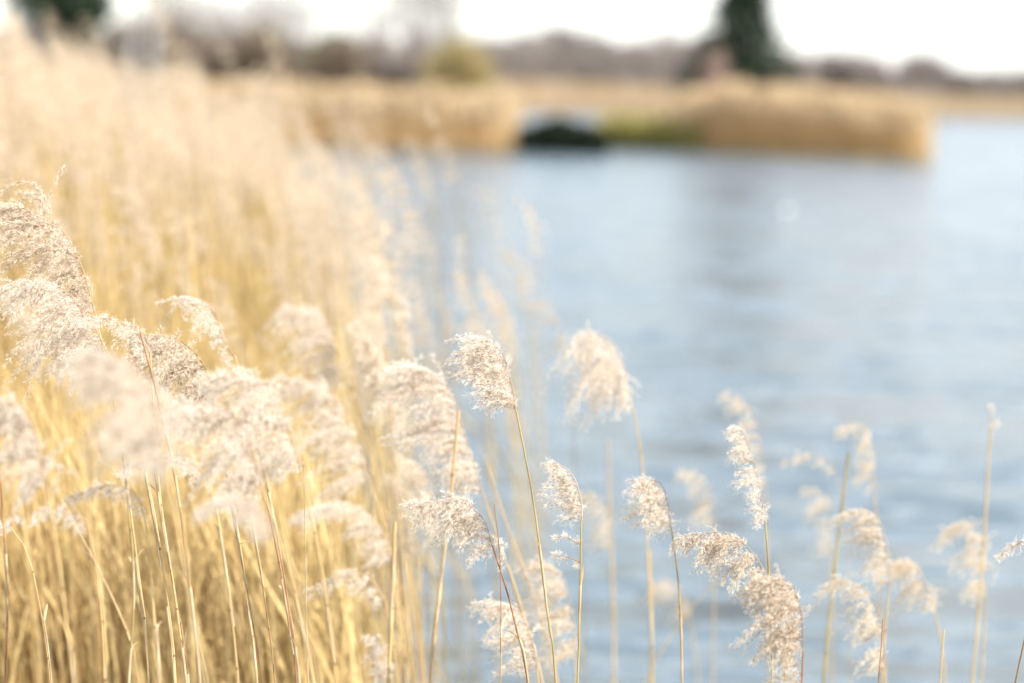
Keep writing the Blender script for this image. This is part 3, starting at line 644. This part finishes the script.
X('sharp brown cane below the white near clump, with a pointed tip', [(262, 700), (250, 610), (236, 530), (228, 488)], None, 5.25, col='russet', r=.0027, tip=.0012)
X('thin brown cane right of the pointed cane, shaded at the bottom', [(277, 700), (264, 590), (252, 520), (246, 480)], None, 5.35, col='brown', r=.0024, tip=.0012, leaves=[(256, 542, 178, .05, .004, .2)])
X('long sharp brown cane crossing another near the bottom, tip high among the heads', [(301, 700), (286, 590), (270, 500), (243, 385)], None, 5.2, col='brown', r=.0032, tip=.0014)
X('shorter dark cane crossing the long brown cane', [(296, 700), (290, 630), (278, 560), (266, 500)], None, 5.3, col='russet', r=.0026, tip=.0018)
X('dark brown bare cane at the extreme lower left edge', [(5, 700), (7, 600), (5, 540), (0, 470)], None, 5.1, col='russet', r=.0028, tip=.002)
X('thin arching pale stalk with a drooping top at the lower left', [(53, 700), (40, 600), (26, 548), (6, 520)], [(10, 524), (2, 518), (-8, 522)], 5.3, 12, 215, 22, .5, .4, 'straw', r=.002, tip=.001)
X('dark-jointed golden cane under the small flat tuft on the left', [(128, 700), (134, 600), (130, 520), (124, 470)], None, 5.75, col='olive', r=.003, tip=.0022)
X('slanting pale cane crossing the golden stems at the lower left', [(138, 680), (126, 630), (94, 560), (62, 500)], None, 6.0, col='straw', r=.0026, tip=.0014)
X('broken-topped golden cane at the right edge of the dense stems', [(388, 700), (391, 620), (395, 522)], None, 6.0, col='straw', r=.0048, tip=.0044)
X('blurred white head highest among the pale cluster beside the bed edge', [(420, 700), (395, 560), (368, 450), (344, 380)], [(344, 380), (336, 345), (322, 312), (292, 305)], 7.2, 44, 205, 110, .3, .4, 'straw', prof=[.7, .9, 1, .9, .5])
X('soft white head hanging below the highest one of the pale cluster', [(408, 700), (398, 600), (382, 520), (368, 480)], [(368, 480), (352, 430), (328, 388), (284, 374)], 6.7, 52, 212, 150, .3, .45, 'straw', prof=[.8, 1, .9, .7, .5])
X('soft white swept head third down in the pale cluster', [(400, 700), (398, 620), (392, 560)], [(392, 560), (380, 528), (352, 506), (298, 512)], 6.6, 38, 208, 110, .3, .35, 'straw', prof=[.6, .8, 1, .8, .4])
X('small soft white spray below the third head of the pale cluster', [(398, 700), (394, 650), (384, 600)], [(384, 600), (372, 580), (350, 574), (312, 592)], 6.3, 22, 205, 60, .35, .3, 'straw', prof=[.6, .9, 1, .6, .4])
X('lowest small white head before the bed edge, touching the bottom golden canes', [(394, 720), (393, 700), (390, 680)], [(390, 680), (388, 655), (380, 638), (368, 634)], 6.2, 26, 205, 60, .4, .4, 'brown', prof=[1, .9, .7, .6, .3])
X('big nearest out-of-focus white clump over the left stems', [(208, 720), (196, 640), (182, 540), (168, 462)], [(168, 462), (156, 400), (130, 362), (84, 352)], 3.9, 70, 225, 200, .28, .45, 'straw', prof=[.5, .9, 1, .8, .4])
X('soft shaggy white head at the left edge below the pointed shaggy head', [(76, 720), (66, 620), (56, 540), (46, 480)], [(46, 480), (36, 432), (14, 404), (-26, 400)], 4.5, 54, 215, 150, .3, .45, 'straw', prof=[.7, 1, 1, .8, .4])
X('soft white cloud-like head right of the rounded tan one', [(318, 720), (300, 620), (284, 550), (262, 490)], [(262, 490), (248, 440), (226, 408), (180, 402)], 4.7, 56, 222, 170, .32, .4, 'straw', prof=[.7, 1, 1, .8, .5])
X('pale fluffy head between the cloud-like head and the pale cluster', [(338, 720), (326, 600), (312, 520), (300, 464)], [(300, 464), (288, 420), (268, 384), (226, 372)], 4.75, 52, 215, 150, .32, .4, 'straw', prof=[.7, 1, .9, .8, .5])
X('very soft low white tuft below the cloud-like head', [(322, 720), (308, 640), (292, 570), (276, 530)], [(276, 530), (262, 508), (238, 500), (204, 508)], 3.9, 24, 215, 80, .35, .3, 'straw')
X('flat soft white tuft left of the thick straight brown cane', [(160, 700), (154, 600), (146, 520), (142, 504)], [(142, 504), (128, 488), (104, 486), (72, 496)], 4.85, 16, 215, 60, .4, .3, 'straw')
X('faint brownish spray under the left edge shaggy white head', [(108, 700), (104, 620), (96, 560), (88, 524)], [(88, 524), (72, 508), (46, 508), (10, 522)], 4.7, 15, 215, 50, .4, .3, 'straw')
X('fine yellowish arching spray on a thin dark stalk before the pale cluster', [(308, 700), (306, 600), (305, 520), (304, 466)], [(304, 466), (294, 450), (276, 450), (252, 468)], 5.3, 10, 215, 40, .35, .3, 'olive', r=.0014, tip=.0009)
X('soft white wisp streaming among the heads under the rounded tan one', [(240, 700), (230, 600), (216, 510), (206, 478)], [(206, 478), (190, 462), (160, 458), (124, 470)], 5.0, 20, 210, 70, .4, .3, 'straw')
